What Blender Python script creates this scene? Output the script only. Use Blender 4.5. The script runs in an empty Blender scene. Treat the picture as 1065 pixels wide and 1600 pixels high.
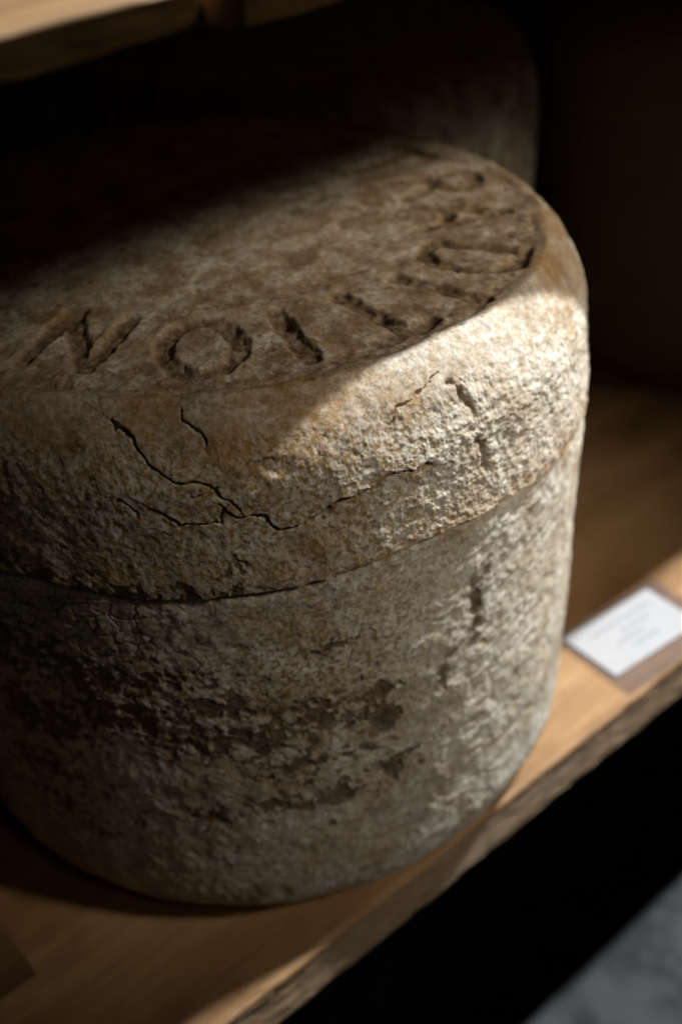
import bpy, bmesh, math, random
import numpy as np
from mathutils import Matrix, Vector

# ------------------------------------------------------------------ camera
scene = bpy.context.scene
COL = scene.collection
yaw, pitch, roll = math.radians(37.2427), math.radians(-35.3539), math.radians(-5.6498)
CAM = Vector((-0.2918, -0.4756, 0.5333))
fwd = Vector((math.sin(yaw) * math.cos(pitch), math.cos(yaw) * math.cos(pitch), math.sin(pitch)))
rgt = Vector((math.cos(yaw), -math.sin(yaw), 0))
upv = rgt.cross(fwd)
r2 = math.cos(roll) * rgt + math.sin(roll) * upv
u2 = -math.sin(roll) * rgt + math.cos(roll) * upv
cd = bpy.data.cameras.new('camera')
cam = bpy.data.objects.new('camera', cd)
COL.objects.link(cam)
m = Matrix.Identity(4)
for i in range(3):
    m[i][0], m[i][1], m[i][2], m[i][3] = r2[i], u2[i], -fwd[i], CAM[i]
cam.matrix_world = m
cd.sensor_fit = 'VERTICAL'
cd.sensor_height = 36.0
cd.lens = 1813.38 / 1600 * 36.0
cd.clip_start, cd.clip_end = 0.01, 50
cd.dof.use_dof = True
cd.dof.focus_distance = 0.450
cd.dof.aperture_fstop = 4.8
scene.camera = cam

# ------------------------------------------------------------------ world, lamps, exposure
w = bpy.data.worlds.new('World')
scene.world = w
w.use_nodes = True
w.node_tree.nodes['Background'].inputs[0].default_value = (1.0, 0.9, 0.8, 1)
w.node_tree.nodes['Background'].inputs[1].default_value = 0.0004


def spot(name, loc, target, power, color, radius, angle, blend):
    l = bpy.data.lights.new(name, 'SPOT')
    l.energy, l.color, l.shadow_soft_size = power, color, radius
    l.spot_size, l.spot_blend = math.radians(angle), blend
    o = bpy.data.objects.new(name, l)
    COL.objects.link(o)
    o.location = loc
    o.rotation_euler = (Vector(target) - Vector(loc)).to_track_quat('-Z', 'Y').to_euler()
    return o




def tube(name, a, b, target, width, power, color):
    """a long narrow lamp from a to b, facing the target"""
    a, b = Vector(a), Vector(b)
    l = bpy.data.lights.new(name, 'AREA')
    l.shape, l.size, l.size_y = 'RECTANGLE', (b - a).length, width
    l.energy, l.color = power, color
    o = bpy.data.objects.new(name, l)
    COL.objects.link(o)
    ax = (b - a).normalized()
    c = (a + b) / 2
    nz = c - Vector(target)
    nz = (nz - ax * nz.dot(ax)).normalized()
    ay = nz.cross(ax)
    mw = Matrix.Identity(4)
    for k in range(3):
        mw[k][0], mw[k][1], mw[k][2], mw[k][3] = ax[k], ay[k], nz[k], c[k]
    o.matrix_world = mw
    return o


tube('ceiling_tube', (1.20, -0.521, 2.30), (1.90, -0.521, 2.30), (0.08, -0.16, 0.2), 0.05, 168, (0.93, 0.97, 1.0))
spot('side_lamp', (0.72, -1.22, 1.17), (0.18, -0.16, 0.300), 170, (1.0, 0.90, 0.76), 0.24, 16.5, 1.0)
spot('added_fill', (-0.05, -1.55, 1.75), (-0.02, -0.18, 0.24), 7.0, (1.0, 0.84, 0.64), 0.20, 13, 1.0)  # added warm fill to lift the dim left wall, stands for no lamp

scene.view_settings.view_transform = 'Standard'
scene.view_settings.look = 'None'
scene.view_settings.exposure = 0.0
scene.view_settings.gamma = 1.0
scene.view_settings.use_curve_mapping = False
scene.render.engine = 'CYCLES'
scene.cycles.use_denoising = True
scene.cycles.max_bounces = 6
scene.cycles.diffuse_bounces = 2


# ------------------------------------------------------------------ numpy noise
def _hash(ix, iy, iz, seed):
    h = (ix.astype(np.uint32) * np.uint32(374761393) + iy.astype(np.uint32) * np.uint32(668265263)
         + iz.astype(np.uint32) * np.uint32(2147483647) + np.uint32((seed * 974711 + 12345) & 0xffffffff))
    h = (h ^ (h >> np.uint32(13))) * np.uint32(1274126177)
    h = (h ^ (h >> np.uint32(16))) * np.uint32(2246822519)
    return h ^ (h >> np.uint32(15))


_G = np.array([[1, 1, 0], [-1, 1, 0], [1, -1, 0], [-1, -1, 0], [1, 0, 1], [-1, 0, 1], [1, 0, -1], [-1, 0, -1],
               [0, 1, 1], [0, -1, 1], [0, 1, -1], [0, -1, -1], [1, 1, 0], [-1, 1, 0], [0, -1, 1], [0, -1, -1]], np.float32)


def perlin(P, scale, seed):
    """3-D gradient noise, about -1..1; scale in metres per cell"""
    Q = (P / scale).astype(np.float32) + 1000.0
    I = np.floor(Q).astype(np.int64)
    F = Q - I
    W = F * F * F * (F * (F * 6 - 15) + 10)
    out = np.zeros(len(P), np.float32)
    for dx in (0, 1):
        wx = W[:, 0] if dx else 1 - W[:, 0]
        for dy in (0, 1):
            wy = W[:, 1] if dy else 1 - W[:, 1]
            for dz in (0, 1):
                wz = W[:, 2] if dz else 1 - W[:, 2]
                g = _G[_hash(I[:, 0] + dx, I[:, 1] + dy, I[:, 2] + dz, seed) & np.uint32(15)]
                d = g[:, 0] * (F[:, 0] - dx) + g[:, 1] * (F[:, 1] - dy) + g[:, 2] * (F[:, 2] - dz)
                out += wx * wy * wz * d
    return out * 1.4


def fbm(P, scale, octaves, seed, gain=0.5):
    o, a = np.zeros(len(P), np.float32), 1.0
    for k in range(octaves):
        o += a * perlin(P, scale / (2.03 ** k), seed + 17 * k)
        a *= gain
    return o


def worley2(u, v, scale, seed, jitter=0.9):
    """2-D cells: nearest and second distance (in cells) and a random value of the nearest cell"""
    x, y = u / scale + 500.0, v / scale + 500.0
    ix, iy = np.floor(x).astype(np.int64), np.floor(y).astype(np.int64)
    f1 = np.full(len(u), 9.0, np.float32)
    f2 = np.full(len(u), 9.0, np.float32)
    rnd = np.zeros(len(u), np.float32)
    z = np.zeros_like(ix)
    for dx in (-1, 0, 1):
        for dy in (-1, 0, 1):
            h = _hash(ix + dx, iy + dy, z, seed)
            px = ix + dx + 0.5 + jitter * ((h & np.uint32(1023)).astype(np.float32) / 1023 - 0.5)
            py = iy + dy + 0.5 + jitter * (((h >> np.uint32(10)) & np.uint32(1023)).astype(np.float32) / 1023 - 0.5)
            rr = ((h >> np.uint32(20)) & np.uint32(1023)).astype(np.float32) / 1023
            d = np.hypot(px - x, py - y).astype(np.float32)
            near = d < f1
            f2 = np.where(near, f1, np.minimum(f2, d))
            rnd = np.where(near, rr, rnd)
            f1 = np.where(near, d, f1)
    return f1, f2, rnd


def sstep(a, b, x):
    t = np.clip((x - a) / (b - a), 0, 1)
    return t * t * (3 - 2 * t)


# ------------------------------------------------------------------ node helpers
def new_mat(name):
    mt = bpy.data.materials.new(name)
    mt.use_nodes = True
    nt = mt.node_tree
    return mt, nt, nt.nodes['Principled BSDF']


def node(nt, kind, **kw):
    n = nt.nodes.new(kind)
    for k, v in kw.items():
        if k in n.inputs:
            n.inputs[k].default_value = v
        else:
            setattr(n, k, v)
    return n


def ramp(nt, fac, stops):
    r = nt.nodes.new('ShaderNodeValToRGB')
    e = r.color_ramp.elements
    while len(e) < len(stops):
        e.new(0.5)
    for el, (p, c) in zip(e, stops):
        el.position = p
        el.color = (*c, 1) if len(c) == 3 else c
    nt.links.new(fac, r.inputs[0])
    return r.outputs[0]


def mixc(nt, fac, a, b, mode='MIX'):
    mx = nt.nodes.new('ShaderNodeMix')
    mx.data_type = 'RGBA'
    mx.blend_type = mode
    for s, val in ((mx.inputs[0], fac), (mx.inputs[6], a), (mx.inputs[7], b)):
        if hasattr(val, 'links'):
            nt.links.new(val, s)
        else:
            s.default_value = val if not isinstance(val, tuple) or len(val) == 4 else (*val, 1)
    return mx.outputs[2]


def math_node(nt, op, a, b=0.0):
    n = nt.nodes.new('ShaderNodeMath')
    n.operation = op
    for s, val in ((n.inputs[0], a), (n.inputs[1], b)):
        if hasattr(val, 'links'):
            nt.links.new(val, s)
        else:
            s.default_value = val
    return n.outputs[0]


def noise_tex(nt, vec, scale, detail=4, rough=0.55):
    n = nt.nodes.new('ShaderNodeTexNoise')
    n.inputs['Scale'].default_value = scale
    n.inputs['Detail'].default_value = detail
    n.inputs['Roughness'].default_value = rough
    nt.links.new(vec, n.inputs['Vector'])
    return n.outputs[0]


def mapping(nt, src, scale=(1, 1, 1), loc=(0, 0, 0)):
    mp = nt.nodes.new('ShaderNodeMapping')
    mp.inputs['Scale'].default_value = scale
    mp.inputs['Location'].default_value = loc
    nt.links.new(src, mp.inputs['Vector'])
    return mp.outputs[0]


# ------------------------------------------------------------------ materials
def rind_material():
    mt, nt, b = new_mat('cheese_rind')
    co = nt.nodes.new('ShaderNodeTexCoord').outputs['Object']

    def attr(n):
        a = nt.nodes.new('ShaderNodeAttribute')
        a.attribute_name = n
        return a.outputs['Fac']
    stain_shade, tan, ochre = attr('bare_rind_shade'), attr('tan_rind'), attr('ochre_mould')
    big = noise_tex(nt, co, 38, 5, 0.6)
    mid = noise_tex(nt, co, 260, 4, 0.62)
    fine = noise_tex(nt, co, 900, 3, 0.6)
    base = ramp(nt, mid, [(0.28, (0.44, 0.375, 0.285)), (0.5, (0.64, 0.59, 0.50)), (0.68, (0.78, 0.755, 0.70))])
    base = mixc(nt, ramp(nt, big, [(0.44, (0, 0, 0)), (0.72, (1, 1, 1))]), base, (0.42, 0.325, 0.21))
    # tan, waxy rim and the patch inside the cracks
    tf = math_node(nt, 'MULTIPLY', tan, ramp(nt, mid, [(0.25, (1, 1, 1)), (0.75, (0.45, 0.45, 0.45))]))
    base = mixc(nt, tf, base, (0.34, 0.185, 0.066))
    # small ochre mould specks
    sp = noise_tex(nt, co, 420, 2, 0.5)
    sm = math_node(nt, 'MULTIPLY', ramp(nt, sp, [(0.50, (0, 0, 0)), (0.60, (1, 1, 1))]), ochre)
    base = mixc(nt, sm, base, (0.27, 0.165, 0.045))
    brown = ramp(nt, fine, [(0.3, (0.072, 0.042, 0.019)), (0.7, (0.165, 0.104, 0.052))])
    base = mixc(nt, stain_shade, base, brown)
    base = mixc(nt, 0.75, base, ramp(nt, fine, [(0.25, (0.60, 0.57, 0.53)), (0.75, (1.25, 1.25, 1.25))]), 'MULTIPLY')
    nt.links.new(base, b.inputs['Base Color'])
    b.inputs['Roughness'].default_value = 0.85
    b.inputs['Specular IOR Level'].default_value = 0.25
    bp = nt.nodes.new('ShaderNodeBump')
    bp.inputs['Strength'].default_value = 0.55
    bp.inputs['Distance'].default_value = 0.00045
    h = math_node(nt, 'ADD', noise_tex(nt, co, 1500, 4, 0.65), math_node(nt, 'MULTIPLY', noise_tex(nt, co, 520, 3, 0.6), 1.2))
    nt.links.new(h, bp.inputs['Height'])
    nt.links.new(ramp(nt, noise_tex(nt, co, 70, 3, 0.6), [(0.36, (0.12, 0.12, 0.12)), (0.62, (0.75, 0.75, 0.75))]), bp.inputs['Strength'])
    nt.links.new(bp.outputs[0], b.inputs['Normal'])
    return mt


def wood_material(name, dark, light, rough_face=False):
    mt, nt, b = new_mat(name)
    co = nt.nodes.new('ShaderNodeTexCoord').outputs['Object']
    sp = nt.nodes.new('ShaderNodeSeparateColor')
    nt.links.new(nt.nodes.new('ShaderNodeObjectInfo').outputs['Color'], sp.inputs[0])
    rnd = sp.outputs[0]
    off = nt.nodes.new('ShaderNodeCombineXYZ')
    for k in range(3):
        nt.links.new(math_node(nt, 'MULTIPLY', rnd, 7.0 + 5 * k), off.inputs[k])
    add = nt.nodes.new('ShaderNodeVectorMath')
    nt.links.new(co, add.inputs[0])
    nt.links.new(off.outputs[0], add.inputs[1])
    v = add.outputs[0]
    broad = noise_tex(nt, mapping(nt, v, (3.0, 26, 26)), 1.0, 3, 0.5)
    grain = noise_tex(nt, mapping(nt, v, (14, 330, 330)), 1.0, 4, 0.6)
    pore = noise_tex(nt, mapping(nt, v, (60, 1500, 1500)), 1.0, 2, 0.5)
    mix = math_node(nt, 'ADD', math_node(nt, 'MULTIPLY', broad, 0.6), math_node(nt, 'MULTIPLY', grain, 0.4))
    c = ramp(nt, mix, [(0.32, dark), (0.52, tuple((a + b_) / 2 for a, b_ in zip(dark, light))), (0.66, light)])
    c = mixc(nt, 0.35, c, ramp(nt, pore, [(0.3, (0.6, 0.55, 0.5)), (0.6, (1.1, 1.1, 1.1))]), 'MULTIPLY')
    blot = noise_tex(nt, mapping(nt, v, (11, 17, 17)), 1.0, 5, 0.62)
    c = mixc(nt, 1.0, c, ramp(nt, blot, [(0.34, (0.66, 0.60, 0.55)), (0.50, (1, 1, 1)), (0.62, (1, 1, 1)), (0.72, (1.12, 1.12, 1.12))]), 'MULTIPLY')
    tint = ramp(nt, rnd, [(0, (0.93, 0.91, 0.89)), (1, (1.05, 1.04, 1.03))])
    c = mixc(nt, 1.0, c, tint, 'MULTIPLY')
    nt.links.new(c, b.inputs['Base Color'])
    b.inputs['Roughness'].default_value = 0.6
    b.inputs['Specular IOR Level'].default_value = 0.3
    bp = nt.nodes.new('ShaderNodeBump')
    bp.inputs['Strength'].default_value = 0.3
    bp.inputs['Distance'].default_value = 0.0006
    nt.links.new(grain, bp.inputs['Height'])
    nt.links.new(bp.outputs[0], b.inputs['Normal'])
    return mt


def sawn_material():
    mt, nt, b = new_mat('rough_sawn_edge')
    co = nt.nodes.new('ShaderNodeTexCoord').outputs['Object']
    n1 = noise_tex(nt, mapping(nt, co, (60, 220, 220)), 1.0, 5, 0.65)
    n2 = noise_tex(nt, mapping(nt, co, (9, 20, 20)), 1.0, 3, 0.5)
    c = ramp(nt, n1, [(0.3, (0.13, 0.085, 0.05)), (0.55, (0.27, 0.19, 0.125)), (0.75, (0.38, 0.29, 0.20))])
    c = mixc(nt, ramp(nt, n2, [(0.4, (0, 0, 0)), (0.65, (0.7, 0.7, 0.7))]), c, (0.30, 0.19, 0.09))
    nt.links.new(c, b.inputs['Base Color'])
    b.inputs['Roughness'].default_value = 0.9
    bp = nt.nodes.new('ShaderNodeBump')
    bp.inputs['Strength'].default_value = 0.6
    bp.inputs['Distance'].default_value = 0.001
    nt.links.new(n1, bp.inputs['Height'])
    nt.links.new(bp.outputs[0], b.inputs['Normal'])
    return mt


def floor_material():
    mt, nt, b = new_mat('grey_concrete')
    co = nt.nodes.new('ShaderNodeTexCoord').outputs['Object']
    n1 = noise_tex(nt, co, 22, 3, 0.6)
    n2 = noise_tex(nt, co, 120, 3, 0.6)
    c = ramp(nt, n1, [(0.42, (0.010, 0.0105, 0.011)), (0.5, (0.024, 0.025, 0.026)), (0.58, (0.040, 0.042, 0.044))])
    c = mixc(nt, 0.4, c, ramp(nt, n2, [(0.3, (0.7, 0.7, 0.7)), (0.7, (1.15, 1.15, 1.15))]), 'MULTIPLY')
    nt.links.new(c, b.inputs['Base Color'])
    b.inputs['Roughness'].default_value = 0.8
    return mt


def paper_material():
    mt, nt, b = new_mat('white_card')
    co = nt.nodes.new('ShaderNodeTexCoord').outputs['Object']
    n1 = noise_tex(nt, co, 160, 2, 0.5)
    nt.links.new(ramp(nt, n1, [(0.3, (0.54, 0.535, 0.52)), (0.7, (0.59, 0.585, 0.57))]), b.inputs['Base Color'])
    b.inputs['Roughness'].default_value = 0.5
    return mt


def print_material():
    mt, nt, b = new_mat('faded_print')
    co = nt.nodes.new('ShaderNodeTexCoord').outputs['Object']
    nt.links.new(ramp(nt, noise_tex(nt, co, 700, 2, 0.5), [(0.4, (0.32, 0.32, 0.32)), (0.6, (0.46, 0.46, 0.46))]), b.inputs['Base Color'])
    return mt


def plastic_material(name, haze, tint):
    mt, nt, b = new_mat(name)
    nt.nodes.remove(b)
    out = nt.nodes['Material Output']
    tr = node(nt, 'ShaderNodeBsdfTransparent')
    tr.inputs[0].default_value = (*tint, 1)
    df = node(nt, 'ShaderNodeBsdfDiffuse')
    df.inputs[0].default_value = (0.36, 0.32, 0.31, 1)
    gl = node(nt, 'ShaderNodeBsdfGlossy')
    gl.inputs['Roughness'].default_value = 0.25
    m1 = nt.nodes.new('ShaderNodeMixShader')
    co = nt.nodes.new('ShaderNodeTexCoord').outputs['Object']
    nt.links.new(ramp(nt, noise_tex(nt, co, 90, 3, 0.5), [(0.3, (haze * 0.6,) * 3), (0.7, (haze * 1.4,) * 3)]), m1.inputs[0])
    nt.links.new(tr.outputs[0], m1.inputs[1])
    nt.links.new(df.outputs[0], m1.inputs[2])
    m2 = nt.nodes.new('ShaderNodeMixShader')
    m2.inputs[0].default_value = 0.04
    nt.links.new(m1.outputs[0], m2.inputs[1])
    nt.links.new(gl.outputs[0], m2.inputs[2])
    nt.links.new(m2.outputs[0], out.inputs['Surface'])
    return mt


M_RIND = rind_material()
M_WOOD = wood_material('oiled_wood', (0.26, 0.138, 0.056), (0.49, 0.305, 0.150))
M_DARK = wood_material('dark_stave', (0.15, 0.080, 0.036), (0.30, 0.185, 0.095))
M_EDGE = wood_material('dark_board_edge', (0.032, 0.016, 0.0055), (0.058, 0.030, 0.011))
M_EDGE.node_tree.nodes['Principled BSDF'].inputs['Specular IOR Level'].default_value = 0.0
M_SAWN = sawn_material()
M_FLOOR = floor_material()
M_CARD = paper_material()
M_PRINT = print_material()
M_PLASTIC = plastic_material('hazy_plastic', 0.10, (0.96, 0.945, 0.94))
M_CLEAR = plastic_material('clear_plastic', 0.02, (0.98, 0.98, 0.99))


# ------------------------------------------------------------------ object helpers
def link_mesh(name, V, F4, mat, parent=None, smooth=False):
    me = bpy.data.meshes.new(name)
    V = np.asarray(V, np.float32)
    F4 = np.asarray(F4, np.int32)
    n, k = F4.shape
    me.vertices.add(len(V))
    me.vertices.foreach_set('co', V.ravel())
    me.loops.add(n * k)
    me.loops.foreach_set('vertex_index', F4.ravel())
    me.polygons.add(n)
    me.polygons.foreach_set('loop_start', np.arange(0, n * k, k, dtype=np.int32))
    me.polygons.foreach_set('loop_total', np.full(n, k, np.int32))
    me.update(calc_edges=True)
    me.validate()
    if smooth:
        me.polygons.foreach_set('use_smooth', np.ones(len(me.polygons), bool))
    if mat:
        me.materials.append(mat)
    o = bpy.data.objects.new(name, me)
    COL.objects.link(o)
    if parent:
        o.parent = parent
    return o


def empty(name, loc=(0, 0, 0)):
    o = bpy.data.objects.new(name, None)
    COL.objects.link(o)
    o.location = loc
    return o


def tag(o, label=None, category=None, group=None, kind=None):
    for k, v in (('label', label), ('category', category), ('group', group), ('kind', kind)):
        if v:
            o[k] = v
    return o


def slab(name, x0, x1, y0, y1, z0, z1, mat, parent=None, bev=0.001, seg=2):
    bm = bmesh.new()
    bmesh.ops.create_cube(bm, size=1)
    for v in bm.verts:
        v.co = Vector(((x0 + x1) / 2 + v.co.x * (x1 - x0), (y0 + y1) / 2 + v.co.y * (y1 - y0), (z0 + z1) / 2 + v.co.z * (z1 - z0)))
    if bev:
        bmesh.ops.bevel(bm, geom=bm.edges[:], offset=bev, segments=seg, affect='EDGES', profile=0.5)
    me = bpy.data.meshes.new(name)
    bm.to_mesh(me)
    bm.free()
    me.materials.append(mat)
    o = bpy.data.objects.new(name, me)
    COL.objects.link(o)
    if parent:
        o.parent = parent
    return o


# ------------------------------------------------------------------ floor
FLOOR_Z = -0.41
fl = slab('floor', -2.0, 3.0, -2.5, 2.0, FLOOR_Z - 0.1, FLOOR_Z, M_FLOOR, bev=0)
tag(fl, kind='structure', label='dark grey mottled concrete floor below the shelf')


# ------------------------------------------------------------------ shelves
def edge_plank(name, x0, x1, yf, yb, zt, th, parent, seed, step=0.0012, chamfer=0.0035, rough=0.00028, face=None, skew=0.0, bow=0.0006):
    """plank whose front edge is rough sawn: its section is swept along x and every section point wobbles"""
    xs = np.arange(x0, x1 + step / 2, step)
    sec, isf = [], []
    for t in np.linspace(0, 1, 8):                       # top face near the edge
        sec.append((yb + (yf + chamfer - yb) * (1 - (1 - t) ** 2.2), zt)); isf.append(0)
    for t in np.linspace(0.2, 1, 5):                     # worn arris
        a = t * math.pi / 2
        sec.append((yf + chamfer - chamfer * math.sin(a), zt - chamfer * 0.62 * (1 - math.cos(a)))); isf.append(0.5)
    z1 = zt - chamfer * 0.62
    for t in np.linspace(0.04, 1, 26):                   # sawn face
        sec.append((yf + bow * math.sin(t * 5), z1 + (zt - th - z1) * t)); isf.append(1)
    sec.append((yf + 0.004, zt - th - 0.0002)); isf.append(1)
    sec.append((yb, zt - th)); isf.append(0)
    sec, isf = np.array(sec), np.array(isf)
    n, k = len(xs), len(sec)
    P = np.zeros((n, k, 3))
    P[:, :, 0] = xs[:, None]
    P[:, :, 1] = sec[None, :, 0]
    P[:, :, 2] = sec[None, :, 1]
    P[:, :, 1] += skew * np.minimum(xs - 0.3, 0)[:, None] * ((yb - sec[:, 0]) / (yb - yf))[None, :]
    S = (P.reshape(-1, 3) * np.array([0.35, 1, 1])).astype(np.float32)
    d = fbm(S, 0.006, 4, seed, 0.6).reshape(n, k) * rough
    wv = fbm(np.stack([xs * 0.5, xs * 0, xs * 0], 1), 0.02, 3, seed + 5)
    P[:, :, 1] += isf[None, :] * d * 1.4
    P[:, :, 1] += np.minimum(isf, 0.5)[None, :] * 2 * wv[:, None] * 0.0006
    low = np.zeros(k); low[-8:-1] = np.linspace(0, 1, 7)
    chip = fbm(np.stack([xs, xs * 0, xs * 0 + 3], 1), 0.035, 4, seed + 9, 0.6)
    P[:, :, 2] += low[None, :] * (np.maximum(chip, 0) * 0.0022 + np.minimum(chip, 0) * 0.0010)[:, None]
    arr = np.where(isf == 0.5, 1.0, 0.0)
    P[:, :, 2] -= arr[None, :] * np.maximum(fbm(np.stack([xs, xs * 0 + 2, xs * 0], 1), 0.03, 4, seed + 3), 0)[:, None] * 0.0012
    idx = np.arange(n * k).reshape(n, k)
    a, b = idx[:-1, :], idx[1:, :]
    F = np.stack([a[:, :-1], a[:, 1:], b[:, 1:], b[:, :-1]], -1).reshape(-1, 4)
    Fc = np.stack([a[:, -1], a[:, 0], b[:, 0], b[:, -1]], -1).reshape(-1, 4)
    o = link_mesh(name, P.reshape(-1, 3), np.concatenate([F, Fc]), M_WOOD, parent, smooth=False)
    me = o.data
    # end caps
    bm = bmesh.new(); bm.from_mesh(me)
    bm.verts.ensure_lookup_table()
    bm.faces.new([bm.verts[i] for i in idx[0, ::-1]])
    bm.faces.new([bm.verts[i] for i in idx[-1, :]])
    bmesh.ops.recalc_face_normals(bm, faces=bm.faces[:])
    bm.to_mesh(me); bm.free()
    me.materials.append(face or M_SAWN)
    nq = (n - 1) * (k - 1)
    mi = np.zeros(len(me.polygons), np.int32)
    col = np.tile(np.arange(k - 1), n - 1)
    mi[:nq] = (isf[col] == 1).astype(int)
    me.polygons.foreach_set('material_index', mi)
    sm = np.zeros(len(me.polygons), bool)
    sm[:nq] = (isf[col] > 0) & (col < k - 3)
    me.polygons.foreach_set('use_smooth', sm)
    me.update()
    return o


SHELF_F = -0.1669
TH = 0.033
low = empty('wooden_shelf', (0, SHELF_F, -TH))
tag(low, 'thick oiled wooden shelf board carrying the cheeses and the price card', 'shelf')


TONE = random.Random(5)


def reparent(o, p, tone=None):
    o.color = (TONE.random() if tone is None else tone, 0, 0, 1)      # grain offset and tone of this plank
    o.parent = p
    o.matrix_parent_inverse = Matrix.Translation(-Vector(p.location))
    return o


reparent(edge_plank('plank', -0.42, 0.95, SHELF_F, -0.0760, 0.0, TH, None, 3), low, 0.62)
rows = [(-0.0760, -0.020, (-0.42, -0.216, 0.95)), (-0.0195, 0.075, (-0.42, 0.31, 0.95)), (0.0755, 0.17, (-0.42, 0.02, 0.62, 0.95)),
        (0.1705, 0.27, (-0.42, 0.41, 0.95)), (0.2705, 0.37, (-0.42, 0.12, 0.95)), (0.3705, 0.48, (-0.42, 0.55, 0.95))]
for (y0, y1, cuts) in rows:
    for c0, c1 in zip(cuts[:-1], cuts[1:]):
        reparent(slab('plank', c0 + 0.0001, c1 - 0.0001, y0, y1, -TH, 0.0 if c0 == -0.216 else random.Random(c0 * 7 + y0).uniform(-0.0002, 0.0001), M_DARK if (y0, c0) == (-0.0760, -0.42) else M_WOOD, None, 0.0 if c0 == -0.216 else 0.0003), low, 0.62 if c0 == -0.216 else None)

UP_F, UP_Z, UP_T = -0.1866, 0.4588, 0.0120
upp = empty('wooden_shelf', (0, UP_F, UP_Z))
tag(upp, 'thin wooden shelf board above the front cheese, blurred in the top left corner', 'shelf')
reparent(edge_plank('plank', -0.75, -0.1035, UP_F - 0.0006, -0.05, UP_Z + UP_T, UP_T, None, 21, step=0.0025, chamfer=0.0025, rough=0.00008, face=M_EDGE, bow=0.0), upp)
reparent(edge_plank('plank', -0.0985, 1.05, UP_F + 0.0006, -0.05, UP_Z + UP_T, UP_T, None, 33, step=0.0025, chamfer=0.0025, rough=0.00008, face=M_EDGE, bow=0.0, skew=0.030), upp)  # front edge skewed forward so its shadow covers more of the rim
reparent(slab('gap_light_stop', -0.1034, -0.0986, UP_F + 0.030, -0.0505, UP_Z + 0.001, UP_Z + UP_T - 0.001, M_EDGE, None, 0), upp)  # added filler that keeps tube light from leaking through the joint
for y0, y1, cuts in ((-0.0495, 0.08, (-0.75, -0.2, 1.05)), (0.0805, 0.22, (-0.75, 0.3, 1.05)), (0.2205, 0.36, (-0.75, 0.05, 1.05)), (0.3605, 0.48, (-0.75, 0.5, 1.05))):
    for c0, c1 in zip(cuts[:-1], cuts[1:]):
        reparent(slab('plank', c0 + 0.0003, c1 - 0.0003, y0, y1, UP_Z, UP_Z + UP_T, M_WOOD, None, 0.0006), upp)

# ------------------------------------------------------------------ cheese
H = 0.3204
TILT = (-0.0289, 0.0337)      # the top face of the old wheels leans a little
#PROFILE-BEGIN
def base_profile(step_rim, step_band, step_low, step_top):
    """(r, z) from the middle of the top face to the middle of the base"""
    pr = []
    for r in np.arange(0.004, 0.1675, step_top):
        pr.append((r, H))
    a, b, n = 0.0212, 0.0360, 1.55                           # rim: a crisp corner, then swelling out
    cnt = max(8, int(0.044 / step_rim))
    for t in np.linspace(0, math.pi / 2, cnt):
        pr.append((0.1684 + a * math.sin(t) ** (2 / n), H - b + b * math.cos(t) ** (2 / n)))
    z0, z1, r0, r1 = H - b, 0.046, 0.1896, 0.1822            # wall: band swells towards its seam, body tapers
    zs = np.concatenate([np.arange(z0 - step_band * 0.7, 0.224, -step_band), np.arange(0.224, z1 - 1e-6, -step_low)])
    for z in zs:
        t = (z0 - z) / (z0 - z1)
        pr.append((np.interp(z, (0.046, 0.238, 0.246, z0), (r1, 0.1894, 0.1908, r0)), z))
    a, b = 0.042, 0.046                                      # rounded foot
    cnt = max(8, int(0.064 / step_low * 0.7))
    for t in np.linspace(0, math.pi / 2, cnt + 1)[1:]:
        pr.append((r1 - a + a * math.cos(t) ** (2 / 2.2), b - b * math.sin(t) ** (2 / 2.2)))
    for r in np.linspace(0.136, 0.004, 12):
        pr.append((r, 0.0))
    return np.array(pr)
#PROFILE-END


#FEATURES
BAND_PTS = [(-154.37, 0.246), (-149.61, 0.2467), (-145.37, 0.2449), (-137.51, 0.2397), (-129.62, 0.2388), (-121.75, 0.24), (-113.73, 0.2409), (-105.21, 0.2437), (-95.68, 0.2457), (-83.64, 0.244)]
BAND = ([-400, -225] + [p[0] for p in BAND_PTS] + [-40, 0], [0.236, 0.236] + [p[1] for p in BAND_PTS] + [0.228, 0.236])
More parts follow.
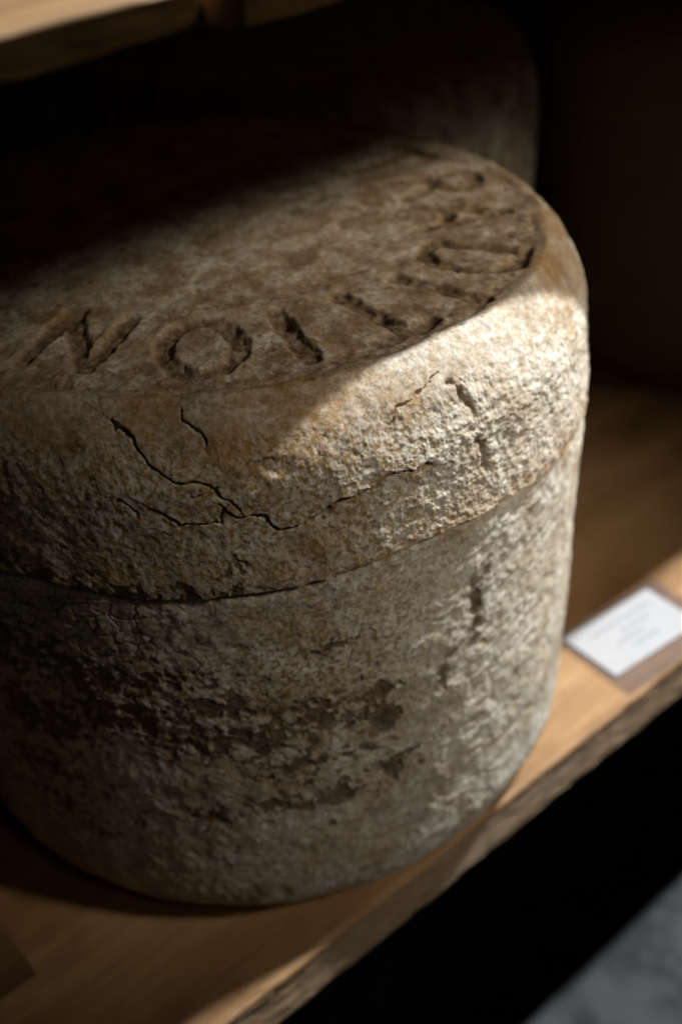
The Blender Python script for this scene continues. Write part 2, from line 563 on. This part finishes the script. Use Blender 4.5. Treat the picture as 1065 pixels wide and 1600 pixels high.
# cracks: points (degrees, radius, height) on the rind, width, depth, lift of the upper lip
CRACKS = [
    ([(-136.28, 0.176, 0.3154), (-133.68, 0.18, 0.3104), (-133.0, 0.1826, 0.3063), (-131.31, 0.1858, 0.2997), (-128.9, 0.1875, 0.2947), (-125.63, 0.1879, 0.2936), (-124.71, 0.1889, 0.2895), (-122.89, 0.1895, 0.2853), (-122.21, 0.1897, 0.282)], 0.00048, 0.0028, 0.0005),
    ([(-135.92, 0.1893, 0.2874), (-134.89, 0.1895, 0.2855), (-133.96, 0.1897, 0.2817)], 0.0004, 0.0016, 0.0001),
    ([(-132.31, 0.1896, 0.2847), (-130.46, 0.1897, 0.2815), (-129.0, 0.1898, 0.2762), (-124.54, 0.1898, 0.2761), (-123.8, 0.1897, 0.2812), (-122.61, 0.1898, 0.2777), (-119.26, 0.1898, 0.2769), (-118.37, 0.19, 0.2699), (-116.49, 0.1901, 0.2686), (-113.65, 0.19, 0.272), (-110.32, 0.1898, 0.2767), (-106.14, 0.1897, 0.2787), (-103.9, 0.1896, 0.2824), (-99.91, 0.1897, 0.2807)], 0.00045, 0.003, 0.0005),
    ([(-127.26, 0.1731, 0.3181), (-127.5, 0.1759, 0.3156), (-126.66, 0.178, 0.3131), (-125.22, 0.1797, 0.3109), (-124.78, 0.182, 0.3074)], 0.00042, 0.0022, 0.0003),
    ([(-119.9, 0.1856, 0.2999), (-118.68, 0.1861, 0.2987), (-117.16, 0.1861, 0.2987)], 0.0004, 0.0014, 0.0001),
    ([(-93.4, 0.1781, 0.313), (-95.68, 0.1795, 0.3112), (-98.25, 0.1817, 0.3078), (-100.8, 0.1825, 0.3066), (-102.24, 0.1848, 0.302)], 0.00042, 0.0022, 0.0002),
    ([(-118.35, 0.19, 0.2705), (-116.49, 0.1901, 0.2686), (-113.65, 0.19, 0.272), (-110.32, 0.1898, 0.2767), (-106.14, 0.1897, 0.2787), (-103.9, 0.1896, 0.2824), (-99.91, 0.1897, 0.2807), (-97.84, 0.1897, 0.2803)], 0.0007, 0.0024, 0.0004),
    ([(-127.34, 0.1892, 0.2881), (-125.65, 0.1888, 0.2898), (-124.63, 0.1885, 0.2913)], 0.0004, 0.0014, 0.0002),
    ([(-124.54, 0.1898, 0.2761), (-123.8, 0.1897, 0.2812), (-124.12, 0.1896, 0.2843)], 0.0005, 0.0022, 0.0002),
]
FURROWS = [
    ([(-92.06, 0.1816, 0.3079), (-90.98, 0.1842, 0.3033), (-90.16, 0.1872, 0.296), (-90.19, 0.1896, 0.2846), (-89.2, 0.1899, 0.2736), (-88.75, 0.1902, 0.2632)], 0.0017, 0.0022),
    ([(-88.97, 0.1885, 0.213), (-90.77, 0.188, 0.201), (-90.03, 0.1873, 0.1835), (-91.23, 0.1868, 0.1695), (-95.49, 0.1867, 0.1656), (-97.82, 0.1864, 0.1574)], 0.006, 0.0006),
]
# pressed letters: character, centre x, y, direction of the letter top, height, width
LETTERS = [
    ('N', -0.1063, -0.0643, -0.8556, -0.5176, 0.044, 0.031),
    ('O', -0.0738, -0.1061, -0.5710, -0.8209, 0.044, 0.030),
    ('I', -0.0410, -0.1240, -0.3139, -0.9494, 0.044, 0.030),
    ('T', -0.0042, -0.1322, -0.0318, -0.9995, 0.044, 0.028),
    ('I', 0.0327, -0.1341, 0.2369, -0.9715, 0.044, 0.030),
    ('D', 0.0663, -0.1208, 0.4811, -0.8766, 0.044, 0.030),
    ('A', 0.1003, -0.0812, 0.7771, -0.6293, 0.044, 0.032),
    ('R', 0.1223, -0.0409, 0.9483, -0.3173, 0.044, 0.028),
    ('T', 0.1289, 0.0045, 0.9994, 0.0349, 0.044, 0.028),
]
PITZONES = [
    (-161.62, 0.1151, 12, 0.014, 0.8),
    (-128.5, 0.1727, 10, 0.012, 0.9),
    (-110.28, 0.1526, 5, 0.014, 0.85),
    (-119.38, 0.1279, 7, 0.01, 0.8),
    (-156.31, 0.1993, 10, 0.02, 0.9),
    (-123.84, 0.1058, 7, 0.007, 0.75),
    (-142.09, 0.1673, 13, 0.016, 1),
    (-132.94, 0.1524, 10, 0.014, 1),
    (-122.25, 0.1526, 9, 0.014, 0.95),
    (-145.18, 0.1899, 12, 0.018, 0.95),
    (-157.68, 0.1526, 12, 0.022, 0.95),
    (-115.64, 0.1636, 6, 0.012, 0.9),
    (-137.8, 0.1932, 8, 0.01, 0.8),
    (-116.51, 0.1295, 8, 0.01, 0.7),
    (-133.6, 0.0997, 10, 0.008, 0.6),
    (-159.52, 0.0848, 14, 0.02, 0.55),
    (-112.95, 0.201, 3, 0.004, 0.7),
    (-105.91, 0.1093, 5, 0.012, 0.8),
]
BLOTS = [
    (-106.17, 0.1657, 2.6, 0.006),
    (-106.67, 0.145, 3, 0.01),
    (-114.49, 0.1011, 3.2, 0.01),
    (-124.81, 0.105, 3.6, 0.0045),
    (-120.18, 0.1004, 3, 0.004),
    (-134.2, 0.0973, 1.6, 0.0035),
    (-131.84, 0.0961, 1.2, 0.003),
    (-113.2, 0.2013, 1.6, 0.003),
    (-115.35, 0.1569, 2.4, 0.008),
    (-90.45, 0.1905, 1, 0.01),
    (-96.68, 0.1551, 1, 0.009),
    (-105.94, 0.1069, 1.4, 0.007),
    (-135.66, 0.2643, 1.2, 0.005),
    (-115.91, 0.0832, 1, 0.003),
    (-138.49, 0.189, 2.2, 0.005),
]
#FEATURES-END


def seg_dist(u, s, poly):
    """distance to a polyline and the signed side (positive above it on the rind)"""
    d = np.full(len(u), 9.0)
    side = np.zeros(len(u))
    for (a, b) in zip(poly[:-1], poly[1:]):
        ab = b - a
        L = ab @ ab + 1e-12
        t = np.clip(((u - a[0]) * ab[0] + (s - a[1]) * ab[1]) / L, 0, 1)
        dx, dy = u - a[0] - t * ab[0], s - a[1] - t * ab[1]
        dd = np.hypot(dx, dy)
        cr = ab[0] * dy - ab[1] * dx
        k = dd < d
        side = np.where(k, np.sign(cr) * (1 if ab[0] >= 0 else -1), side)
        d = np.where(k, dd, d)
    return d, side


GLYPH = {'T': [[(-.5, 1), (.5, 1)], [(0, 1), (0, 0)]],
         'R': [[(-.4, 0), (-.4, 1), (.15, 1), (.4, .87), (.4, .66), (.15, .52), (-.4, .52)], [(0, .52), (.42, 0)]],
         'A': [[(-.5, 0), (0, 1), (.5, 0)], [(-.3, .36), (.3, .36)]],
         'D': [[(-.4, 0), (-.4, 1), (.08, 1), (.38, .8), (.46, .5), (.38, .2), (.08, 0), (-.4, 0)]],
         'I': [[(0, 0), (0, 1)]],
         'O': [[(.5 * math.sin(2 * math.pi * k / 20), .5 + .5 * math.cos(2 * math.pi * k / 20)) for k in range(21)]],
         'N': [[(-.44, 0), (-.44, 1), (.44, 0), (.44, 1)]]}


def build_cheese(name, loc, rotz, seed, detail, label, bare_or_shade=0.0):
    if detail:
        prof = base_profile(0.00040, 0.00042, 0.00066, 0.0010)
        th = np.concatenate([np.arange(-216, -146, 0.20), np.arange(-146, -86, 0.115), np.arange(-86, -30, 0.20), np.arange(-30, 144, 1.0)])
    else:
        prof = base_profile(0.003, 0.0026, 0.003, 0.004)
        th = np.arange(-216, 144, 1.0)
    th = np.radians(th)
    nr, nc = len(prof), len(th)
    dp = np.gradient(prof, axis=0)
    ln = np.hypot(dp[:, 0], dp[:, 1])
    nrm = np.stack([-dp[:, 1], dp[:, 0]], 1) / ln[:, None]       # outward
    sl = -np.concatenate([[0], np.cumsum(np.hypot(*np.diff(prof, axis=0).T))])   # "height" along the profile
    R = np.repeat(prof[:, 0], nc); Z = np.repeat(prof[:, 1], nc)
    T = np.tile(th, nr); S = np.repeat(sl, nc)
    NR = np.repeat(nrm[:, 0], nc); NZ = np.repeat(nrm[:, 1], nc)
    P = np.stack([R * np.cos(T), R * np.sin(T), Z], 1).astype(np.float32)
    Q = P + np.float32(seed * 3.7)
    top = sstep(0.1695, 0.1630, R) * (Z > 0.2)
    wall = 1 - top
    disp = np.zeros(len(P)); stain_shade = np.zeros(len(P)); tan = np.zeros(len(P)); ochre = np.ones(len(P)) * 0.45
    T0 = T - 0.0
    U = T * 0.19
    deg = np.degrees(T)
    deg = np.where(deg > 0, deg - 360, deg)

    # overall unevenness
    lowf = fbm(Q, 0.09, 2, 1)
    disp += (0.0010 if detail else 0.0022) * lowf
    n12 = fbm(Q, 0.012, 3, 5)
    n3 = fbm(Q, 0.0042, 4, 8, 0.58)
    disp += (wall * 0.0005 + top * 0.0006) * n12

    # raised lip of the top face and the crease inside it
    wob = 0.0025 * perlin(Q, 0.03, 40)
    rr = R + wob
    tz = (Z > H - 0.032)
    disp += tz * 0.0007 * np.exp(-((rr - 0.1690) / 0.004) ** 2)
    disp -= tz * 0.0011 * np.exp(-((rr - 0.1625) / 0.0018) ** 2) * np.clip(0.4 + 1.1 * perlin(Q, 0.02, 43), 0, 1.2)
    tan = np.maximum(tan, tz * sstep(0.160, 0.166, rr) * sstep(H - 0.034, H - 0.006, Z + 0.006 * n12) * np.clip(0.80 + 0.5 * fbm(Q, 0.03, 3, 44), 0, 1) * (1 - 0.80 * sstep(-112, -95, deg) * (1 - sstep(-74, -60, deg))))  # ochre rim, also deepened at the left to mute the lit patch

    # band seam: the upper band overhangs the lower body
    zg = np.interp(deg, *BAND) + 0.0006 * perlin(Q, 0.01, 50)
    dz = Z - zg
    onw = (Z < H - 0.012) & (R > 0.16)
    seamw = 0.9 + 0.3 * np.clip(perlin(Q, 0.05, 51), -1, 1)
    disp += onw * seamw * (0.0014 * sstep(-0.0007, 0.0012, dz) * np.exp(-np.maximum(dz, 0) / 0.020))
    disp -= onw * seamw * 0.0016 * np.exp(-(np.minimum(dz + 0.0003, 0) / 0.0030) ** 2) * (dz < 0.0004) * sstep(0.0004, -0.0006, dz)
    tan = np.maximum(tan, onw * 0.75 * np.exp(-np.abs(dz - 0.002) / 0.004))

    if not detail:
        disp += wall * 0.0006 * n3
        e = 0.6 * fbm(Q, 0.03, 4, 70) + 0.5 * n3 - 0.25
        stain_shade = wall * sstep(0.0, 0.35, e)
        disp -= 0.0008 * stain_shade
        stain_shade = np.maximum(stain_shade, np.clip(bare_or_shade + 0.3 * n12, 0, 1) * (bare_or_shade > 0))  # whole rind browned: shade on the rear wheels put into their colour
    else:
        # ---- upper band: pimpled rind, rougher towards the right
        up = onw * sstep(-0.0005, 0.002, dz)
        rough_r = sstep(-112, -88, deg) * (deg < -30)
        n15 = fbm(Q, 0.0022, 2, 12, 0.6)
        amp = 0.00024 + 0.00028 * rough_r + 0.00002 * sstep(-128, -150, deg) - 0.00006 * sstep(-136, -150, deg)
        rimz = Z + 0.006 * n12
        disp += wall * sstep(H + 0.004, H - 0.026, rimz) * up * amp * (n3 + 0.55 * np.abs(n15))
        disp += wall * sstep(H - 0.030, H - 0.004, rimz) * (0.00011 + 0.00012 * rough_r) * n3
        ochre = np.where(up > 0, 0.55 + 0.3 * (1 - rough_r), ochre)
        # ---- lower body
        lo = (onw | (Z < 0.05)) * (1 - up) * wall
        disp += lo * (0.00017 + 0.00012 * sstep(-125, -145, deg)) * n3
        ochre = np.where(lo > 0.5, 0.45 + 0.5 * np.exp(-((deg + 118) / 18) ** 2 - ((Z - 0.185) / 0.05) ** 2) - 0.2 * sstep(-100, -85, deg), ochre)
        sel = np.where((lo > 0.05) & (deg < -28) & (deg > -218))[0]
        u, z, dg = U[sel], Z[sel], deg[sel]
        q = Q[sel]
        wu = u + 0.0022 * perlin(q, 0.012, 60) + 0.0005 * perlin(q, 0.003, 64)
        wz = z + 0.0022 * perlin(q, 0.012, 61) + 0.0005 * perlin(q, 0.003, 65)
        # lumps of mould at the right
        lump_m = np.clip(sstep(-101, -86, dg + 60 * (0.21 - z) * 0.6) * sstep(0.035, 0.10, z) * (0.75 + 0.6 * perlin(q, 0.03, 62)), 0, 1.2)
        a = np.radians(32)
        ru, rz = wu * math.cos(a) + wz * math.sin(a), -wu * math.sin(a) + wz * math.cos(a)
        f1, f2, rn = worley2(ru, rz * 1.5, 0.0078, 5)
        lump = np.clip(1 - f1 * 1.35, 0, 1) * (0.3 + 0.9 * rn)
        f1b, f2b, rnb = worley2(ru, rz * 1.3, 0.0042, 6)
        lump2 = np.clip(1 - f1b * 1.3, 0, 1) * rnb
        disp[sel] += lump_m * (0.0009 * lump ** 0.8 + 0.0002 * lump2)
        # weak lumps elsewhere
        disp[sel] += (1 - np.clip(lump_m, 0, 1)) * 0.0002 * lump2
        # bare brown rind where the white mould is missing
        f1c, f2c, rnc = worley2(wu, wz * 1.2, 0.0104, 9, 0.75)
        f1d, f2d, rnd_ = worley2(wu, wz * 1.3, 0.0066, 10, 0.8)
        nb = fbm(q, 0.011, 3, 66)

        def zone(d0, z0, sd, sz):
            return np.exp(-((dg - d0) / sd) ** 2 - ((z - z0) / sz) ** 2)
        pits = np.zeros(len(sel))
        for d0, z0, sd, sz, k in PITZONES:
            pits = np.maximum(pits, k * zone(d0, z0, sd, sz))
        pits = pits + 0.16 * nb * (pits > 0.05)
        ragged = 0.5 * fbm(q, 0.009, 4, 67, 0.6)
        hole = np.zeros(len(sel))
        for f, g2, rn_, wt in ((f1c, f2c, rnc, 1.0), (f1d, f2d, rnd_, 0.9)):
            rad = np.clip((pits - 0.16 - 0.50 * (1 - rn_)) * 0.95, 0, 0.46) * wt
            hole = np.maximum(hole, sstep(-0.02, 0.08, rad + 0.10 * ragged - f) * (rad > 0.12))
        blot = np.zeros(len(sel))
        for d0, z0, sd, sz in BLOTS:
            blot = np.maximum(blot, sstep(-0.12, 0.30, 1 - np.hypot((dg - d0) / sd, (z - z0) / sz) + ragged))
        mott = sstep(0.0, 0.06, fbm(q * np.array([1, 1, 1.25], np.float32), 0.0064, 4, 74, 0.6) + 1.3 * (pits - 0.70)) * (pits > 0.1)
        bare_or_shade = np.maximum(hole, blot)
        rim_w = np.clip(np.maximum(sstep(-0.45, 0.0, pits - 0.55), 0), 0, 1)
        disp[sel] += -0.0007 * bare_or_shade + 0.0002 * (bare_or_shade > 0.02) * (bare_or_shade < 0.5)
        stain_shade[sel] = np.maximum(stain_shade[sel], bare_or_shade * np.clip(0.85 + 0.2 * nb, 0, 1))
        stain_shade[sel] = np.maximum(stain_shade[sel], 0.88 * mott)
        disp[sel] -= 0.0003 * mott * (1 - bare_or_shade)
        soft = np.clip(0.45 * pits + 0.35 * ragged - 0.22, 0, 0.25)
        stain_shade[sel] = np.maximum(stain_shade[sel], soft * 0.8)
        # crust plates with open cracks at the left under the seam
        plate = np.clip(1.25 * np.maximum(zone(-147, 0.223, 13, 0.019), 0.9 * zone(-168, 0.205, 14, 0.04)) + 0.5 * nb - 0.18, 0, 1)
        f1e, f2e, rne = worley2(wu + 0.0012 * perlin(q, 0.005, 68), wz * 1.15, 0.0105, 21)
        gap = sstep(0.10, 0.0, f2e - f1e)
        dome = np.clip(1 - f1e * 1.1, 0, 1)
        disp[sel] += plate * (0.0011 * dome ** 0.7 * (0.4 + rne) - 0.0013 * gap)
        stain_shade[sel] = np.maximum(stain_shade[sel], plate * np.clip(0.35 + 0.9 * (rne - 0.45) + 0.5 * ragged, 0.05, 0.8))
        # crusty brown line along the seam at the left
        cr = np.exp(-((z - np.interp(dg, *BAND) - 0.001) / 0.0065) ** 2) * sstep(-118, -134, dg)
        crm = np.clip(cr * 1.1 + 0.5 * fbm(q, 0.007, 3, 69) - 0.45, 0, 1)
        stain_shade[sel] = np.maximum(stain_shade[sel], 0.9 * crm)
        # the same above the seam
        sel2 = np.where(onw & (dz > -0.001) & (dz < 0.022) & (deg < -112) & (deg > -215))[0]
        q2 = Q[sel2]
        c2 = np.exp(-(dz[sel2] / 0.009) ** 2) * sstep(-112, -132, deg[sel2])
        n2 = fbm(q2, 0.009, 4, 71, 0.6)
        b2 = sstep(0.05, 0.30, c2 * 0.75 + 0.55 * n2 - 0.42)
        stain_shade[sel2] = np.maximum(stain_shade[sel2], 0.9 * b2)
        disp[sel2] -= 0.0005 * b2
        # horizontal drag marks near the foot
        foot = lo * sstep(0.10, 0.03, Z)
        dm = fbm(Q * np.array([0.35, 0.35, 2.2], np.float32), 0.006, 3, 72)
        disp += foot * 0.00022 * dm
        stain_shade = np.maximum(stain_shade, foot * np.clip(0.55 * dm - 0.12, 0, 0.5))
        # broad brown veil over the wall, stronger low down
        veil = fbm(Q, 0.022, 4, 73, 0.6)
        stain_shade = np.maximum(stain_shade, wall * np.clip((0.42 + 0.25 * sstep(0.15, 0.08, Z)) * veil - 0.12, 0, 0.30))

        # ---- tan smooth patch enclosed by the cracks
        pm = np.exp(-((deg + 119) / 13) ** 2 - ((Z - 0.303) / 0.017) ** 2) * (R > 0.16)
        tan = np.maximum(tan, np.clip(pm * 0.9 + 0.3 * n12 * (pm > 0.05), 0, 0.85))
        warm = sstep(-98, -116, deg) * wall
        tan = np.maximum(tan, warm * np.clip(0.46 + 0.55 * fbm(Q, 0.016, 3, 75, 0.6), 0, 0.85) * np.where(up > 0, 1.0, 0.6))  # ochre-brown rind, made deeper to dull the lit wedge
        ochre = ochre * (1 - 0.65 * sstep(-104, -86, deg) * wall * (deg < -20))
        # ---- cracks
        cw = np.where((R > 0.158) & (Z > 0.2) & (deg < -84) & (deg > -146))[0]
        q = Q[cw]
        cu = U[cw] + 0.0012 * perlin(q, 0.006, 80) + 0.0006 * perlin(q, 0.0022, 81)
        cs = S[cw] + 0.0012 * perlin(q, 0.006, 82) + 0.0006 * perlin(q, 0.0022, 83)
        rowof = prof[np.argmin(np.abs(prof[:, 1] - 0.2))]

        def to_us(pts):
            out = []
            for d_, r_, z_ in pts:
                i = np.argmin((prof[:, 0] - r_) ** 2 + (prof[:, 1] - z_) ** 2)
                out.append((math.radians(d_) * 0.19, sl[i]))
            return np.array(out)
        for pts, width, depth, lift in CRACKS:
            d, side = seg_dist(cu, cs, to_us(pts))
            wv = width * (0.75 + 0.6 * np.clip(perlin(q, 0.007, 84) + 0.4, 0, 1.2))
            cut = np.exp(-(d / wv) ** 2)
            disp[cw] -= 0.8 * depth * cut
            disp[cw] += lift * (side > 0) * np.exp(-d / 0.006) * (1 - cut)
            stain_shade[cw] = np.maximum(stain_shade[cw], 0.4 * sstep(0.35, 0.8, cut))
            tan[cw] = np.maximum(tan[cw], 0.6 * np.exp(-d / 0.004))
        # ---- seam of the mould: crumbly vertical furrow
        sw = np.where((deg > -106) & (deg < -76) & (R > 0.17) & (Z > 0.08))[0]
        q = Q[sw]
        cu = U[sw] + 0.0020 * perlin(q, 0.007, 86) + 0.0010 * perlin(q, 0.0025, 87)
        for pts, width, depth in FURROWS:
            d, _ = seg_dist(cu, S[sw], to_us(pts))
            k = np.exp(-(d / width) ** 2) * np.clip(0.55 + 1.0 * perlin(q, 0.008, 88), 0, 1)
            disp[sw] -= depth * k
            stain_shade[sw] = np.maximum(stain_shade[sw], np.clip(1.1 * k - 0.08, 0, 0.85))

        # ---- top face: fine nap, small pits, pressed letters
        tp = np.where(top > 0.0)[0]
        q = Q[tp]
        tn = fbm(q, 0.0035, 3, 90, 0.6)
        disp[tp] += top[tp] * 0.00022 * tn
        px, py = P[tp, 0], P[tp, 1]
        f1, f2, rn = worley2(px + 0.002 * perlin(q, 0.01, 91), py, 0.008, 31)
        pz = np.clip(fbm(q, 0.05, 3, 92) + 0.25 + 0.35 * np.exp(-((px + 0.03) / 0.05) ** 2 - ((py + 0.02) / 0.05) ** 2), 0, 1)
        rad = np.clip((rn - 0.62) * 0.9, 0, 0.3) * pz
        ph = sstep(0.0, 0.15, rad - f1 + 0.05) * (rad > 0.03)
        disp[tp] -= 0.0007 * ph
        stain_shade[tp] = np.maximum(stain_shade[tp], 0.7 * ph)
        mot = fbm(q, 0.018, 4, 93, 0.6)
        stain_shade[tp] = np.maximum(stain_shade[tp], np.clip(0.10 + 0.45 * mot, 0, 0.42))
        ochre[tp] = 0.45
        tan[tp] = np.maximum(tan[tp], top[tp] * np.clip(0.52 + 0.40 * mot + 0.3 * tn, 0.15, 0.9))  # browner top rind, partly shade in the colour to dim it against the wall
        lx = px + 0.0008 * perlin(q, 0.006, 94) + 0.0004 * perlin(q, 0.002, 96)
        ly = py + 0.0008 * perlin(q, 0.006, 95) + 0.0004 * perlin(q, 0.002, 97)
        dl = np.full(len(tp), 9.0)
        for ch, cx, cy, ex, ey, hgt, wid in LETTERS:
            e_up = np.array([ex, ey]); e_rt = np.array([ey, -ex])
            for st in GLYPH[ch]:
                poly = np.array([np.array([cx, cy]) + e_rt * (x * wid) + e_up * ((y - 0.5) * hgt) for x, y in st])
                lo_, hi_ = poly.min(0) - 0.012, poly.max(0) + 0.012
                k = np.where((lx > lo_[0]) & (lx < hi_[0]) & (ly > lo_[1]) & (ly < hi_[1]))[0]
                d, _ = seg_dist(lx[k], ly[k], poly)
                dl[k] = np.minimum(dl[k], d)
        crumb = fbm(q, 0.004, 3, 98, 0.65)
        dle = dl + 0.0005 * crumb + 0.0009 * perlin(q, 0.009, 99)
        cut = sstep(0.0056, 0.0022, dle) * np.clip(0.88 + 0.28 * perlin(q, 0.011, 100), 0.4, 1)
        disp[tp] -= cut * (0.0026 + 0.0004 * crumb) * (0.75 + 0.5 * np.clip(mot + 0.4, 0, 1))
        disp[tp] += 0.0002 * np.exp(-((dle - 0.0062) / 0.0018) ** 2)
        edge = np.exp(-((dle - 0.0036) / 0.0020) ** 2)
        stain_shade[tp] = np.maximum(stain_shade[tp], np.clip(cut * (0.86 + 0.4 * crumb), 0, 0.95))
        tan[tp] = np.maximum(tan[tp], np.clip(0.85 * np.maximum(edge, cut) + 0.3 * crumb * edge, 0, 0.9))
        # crumbly ochre crease near the front
        ce = np.exp(-((np.hypot(px, py) - 0.1600 + 0.002 * mot) / 0.0045) ** 2)
        disp[tp] += ce * 0.0003 * crumb
        stain_shade[tp] = np.maximum(stain_shade[tp], np.clip(ce * (0.9 * crumb + 0.15), 0, 0.75))
        tan[tp] = np.maximum(tan[tp], 0.7 * ce)

    flat = (Z < 0.004)
    disp = np.where(flat, 0.0, disp * np.clip(Z / 0.012, 0, 1))
    P2 = np.stack([(R + NR * disp) * np.cos(T), (R + NR * disp) * np.sin(T), Z + NZ * disp], 1)
    P2[:, 2] += np.clip((Z - 0.046) / (H - 0.073), 0, 1) * (P2[:, 0] * TILT[0] + P2[:, 1] * TILT[1])
    P2[:, 2] = np.maximum(P2[:, 2], 0.0)
    # close the grid round the axis and at the two poles
    idx = np.arange(nr * nc).reshape(nr, nc)
    nx = np.roll(idx, -1, axis=1)
    F = np.stack([idx[:-1], idx[1:], nx[1:], nx[:-1]], -1).reshape(-1, 4)
    V = np.concatenate([P2, [[0, 0, float(P2[:nc, 2].mean())], [0, 0, 0]]])
    o = link_mesh(name, V, F, M_RIND, None, smooth=True)
    me = o.data
    ct, cb = nr * nc, nr * nc + 1
    bm = bmesh.new(); bm.from_mesh(me); bm.verts.ensure_lookup_table()
    for j in range(nc):
        k = (j + 1) % nc
        bm.faces.new((bm.verts[ct], bm.verts[idx[0, j]], bm.verts[idx[0, k]])).smooth = True
        bm.faces.new((bm.verts[cb], bm.verts[idx[-1, k]], bm.verts[idx[-1, j]])).smooth = True
    bm.to_mesh(me); bm.free()
    for nm, arr in (('bare_rind_shade', stain_shade), ('tan_rind', tan), ('ochre_mould', ochre)):
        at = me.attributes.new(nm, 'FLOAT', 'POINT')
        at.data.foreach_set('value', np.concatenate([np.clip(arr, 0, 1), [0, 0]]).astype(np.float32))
    me.update()
    o.location = loc
    o.rotation_euler = (0, 0, rotz)
    tag(o, label, 'cheese', 'cheese wheels on the shelf')
    return o


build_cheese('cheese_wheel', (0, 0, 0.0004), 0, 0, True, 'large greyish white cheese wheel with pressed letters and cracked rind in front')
build_cheese('cheese_wheel', (0.275, 0.278, 0.0004), 0.7, 1, False, 'dim cheese wheel standing directly behind the lettered one', 0.55)
build_cheese('cheese_wheel', (0.640, 0.11, 0.0004), 2.0, 2, False, 'almost black shadowed cheese wheel at the right edge behind the price card', 1.2)

# ------------------------------------------------------------------ price card
pt = empty('price_card', (0.207, -0.1275, 0.0))
pt.rotation_euler = (0, 0, math.radians(-4.5))
tag(pt, 'white price card in a clear plastic sleeve lying on the shelf edge', 'price card')
slab('card', -0.040, 0.040, -0.0235, 0.0235, 0.0016, 0.0020, M_CARD, pt, 0)
slab('sleeve_back', -0.0455, 0.052, -0.0375, 0.0285, 0.0004, 0.0010, M_PLASTIC, pt, 0.0002, 1)
slab('sleeve_front', -0.0455, 0.052, -0.0375, 0.0285, 0.0026, 0.0031, M_CLEAR, pt, 0.0002, 1)
slab('sleeve_lip', -0.0455, 0.052, -0.0400, -0.0378, 0.0004, 0.0046, M_PLASTIC, pt, 0.0004, 1)
for x0, x1, y in ((-0.028, 0.030, 0.0125), (-0.006, 0.020, 0.004), (-0.018, 0.008, -0.003), (-0.008, 0.014, -0.0105)):
    slab('print_line', x0, x1, y - 0.0011, y + 0.0011, 0.0021, 0.00215, M_PRINT, pt, 0)
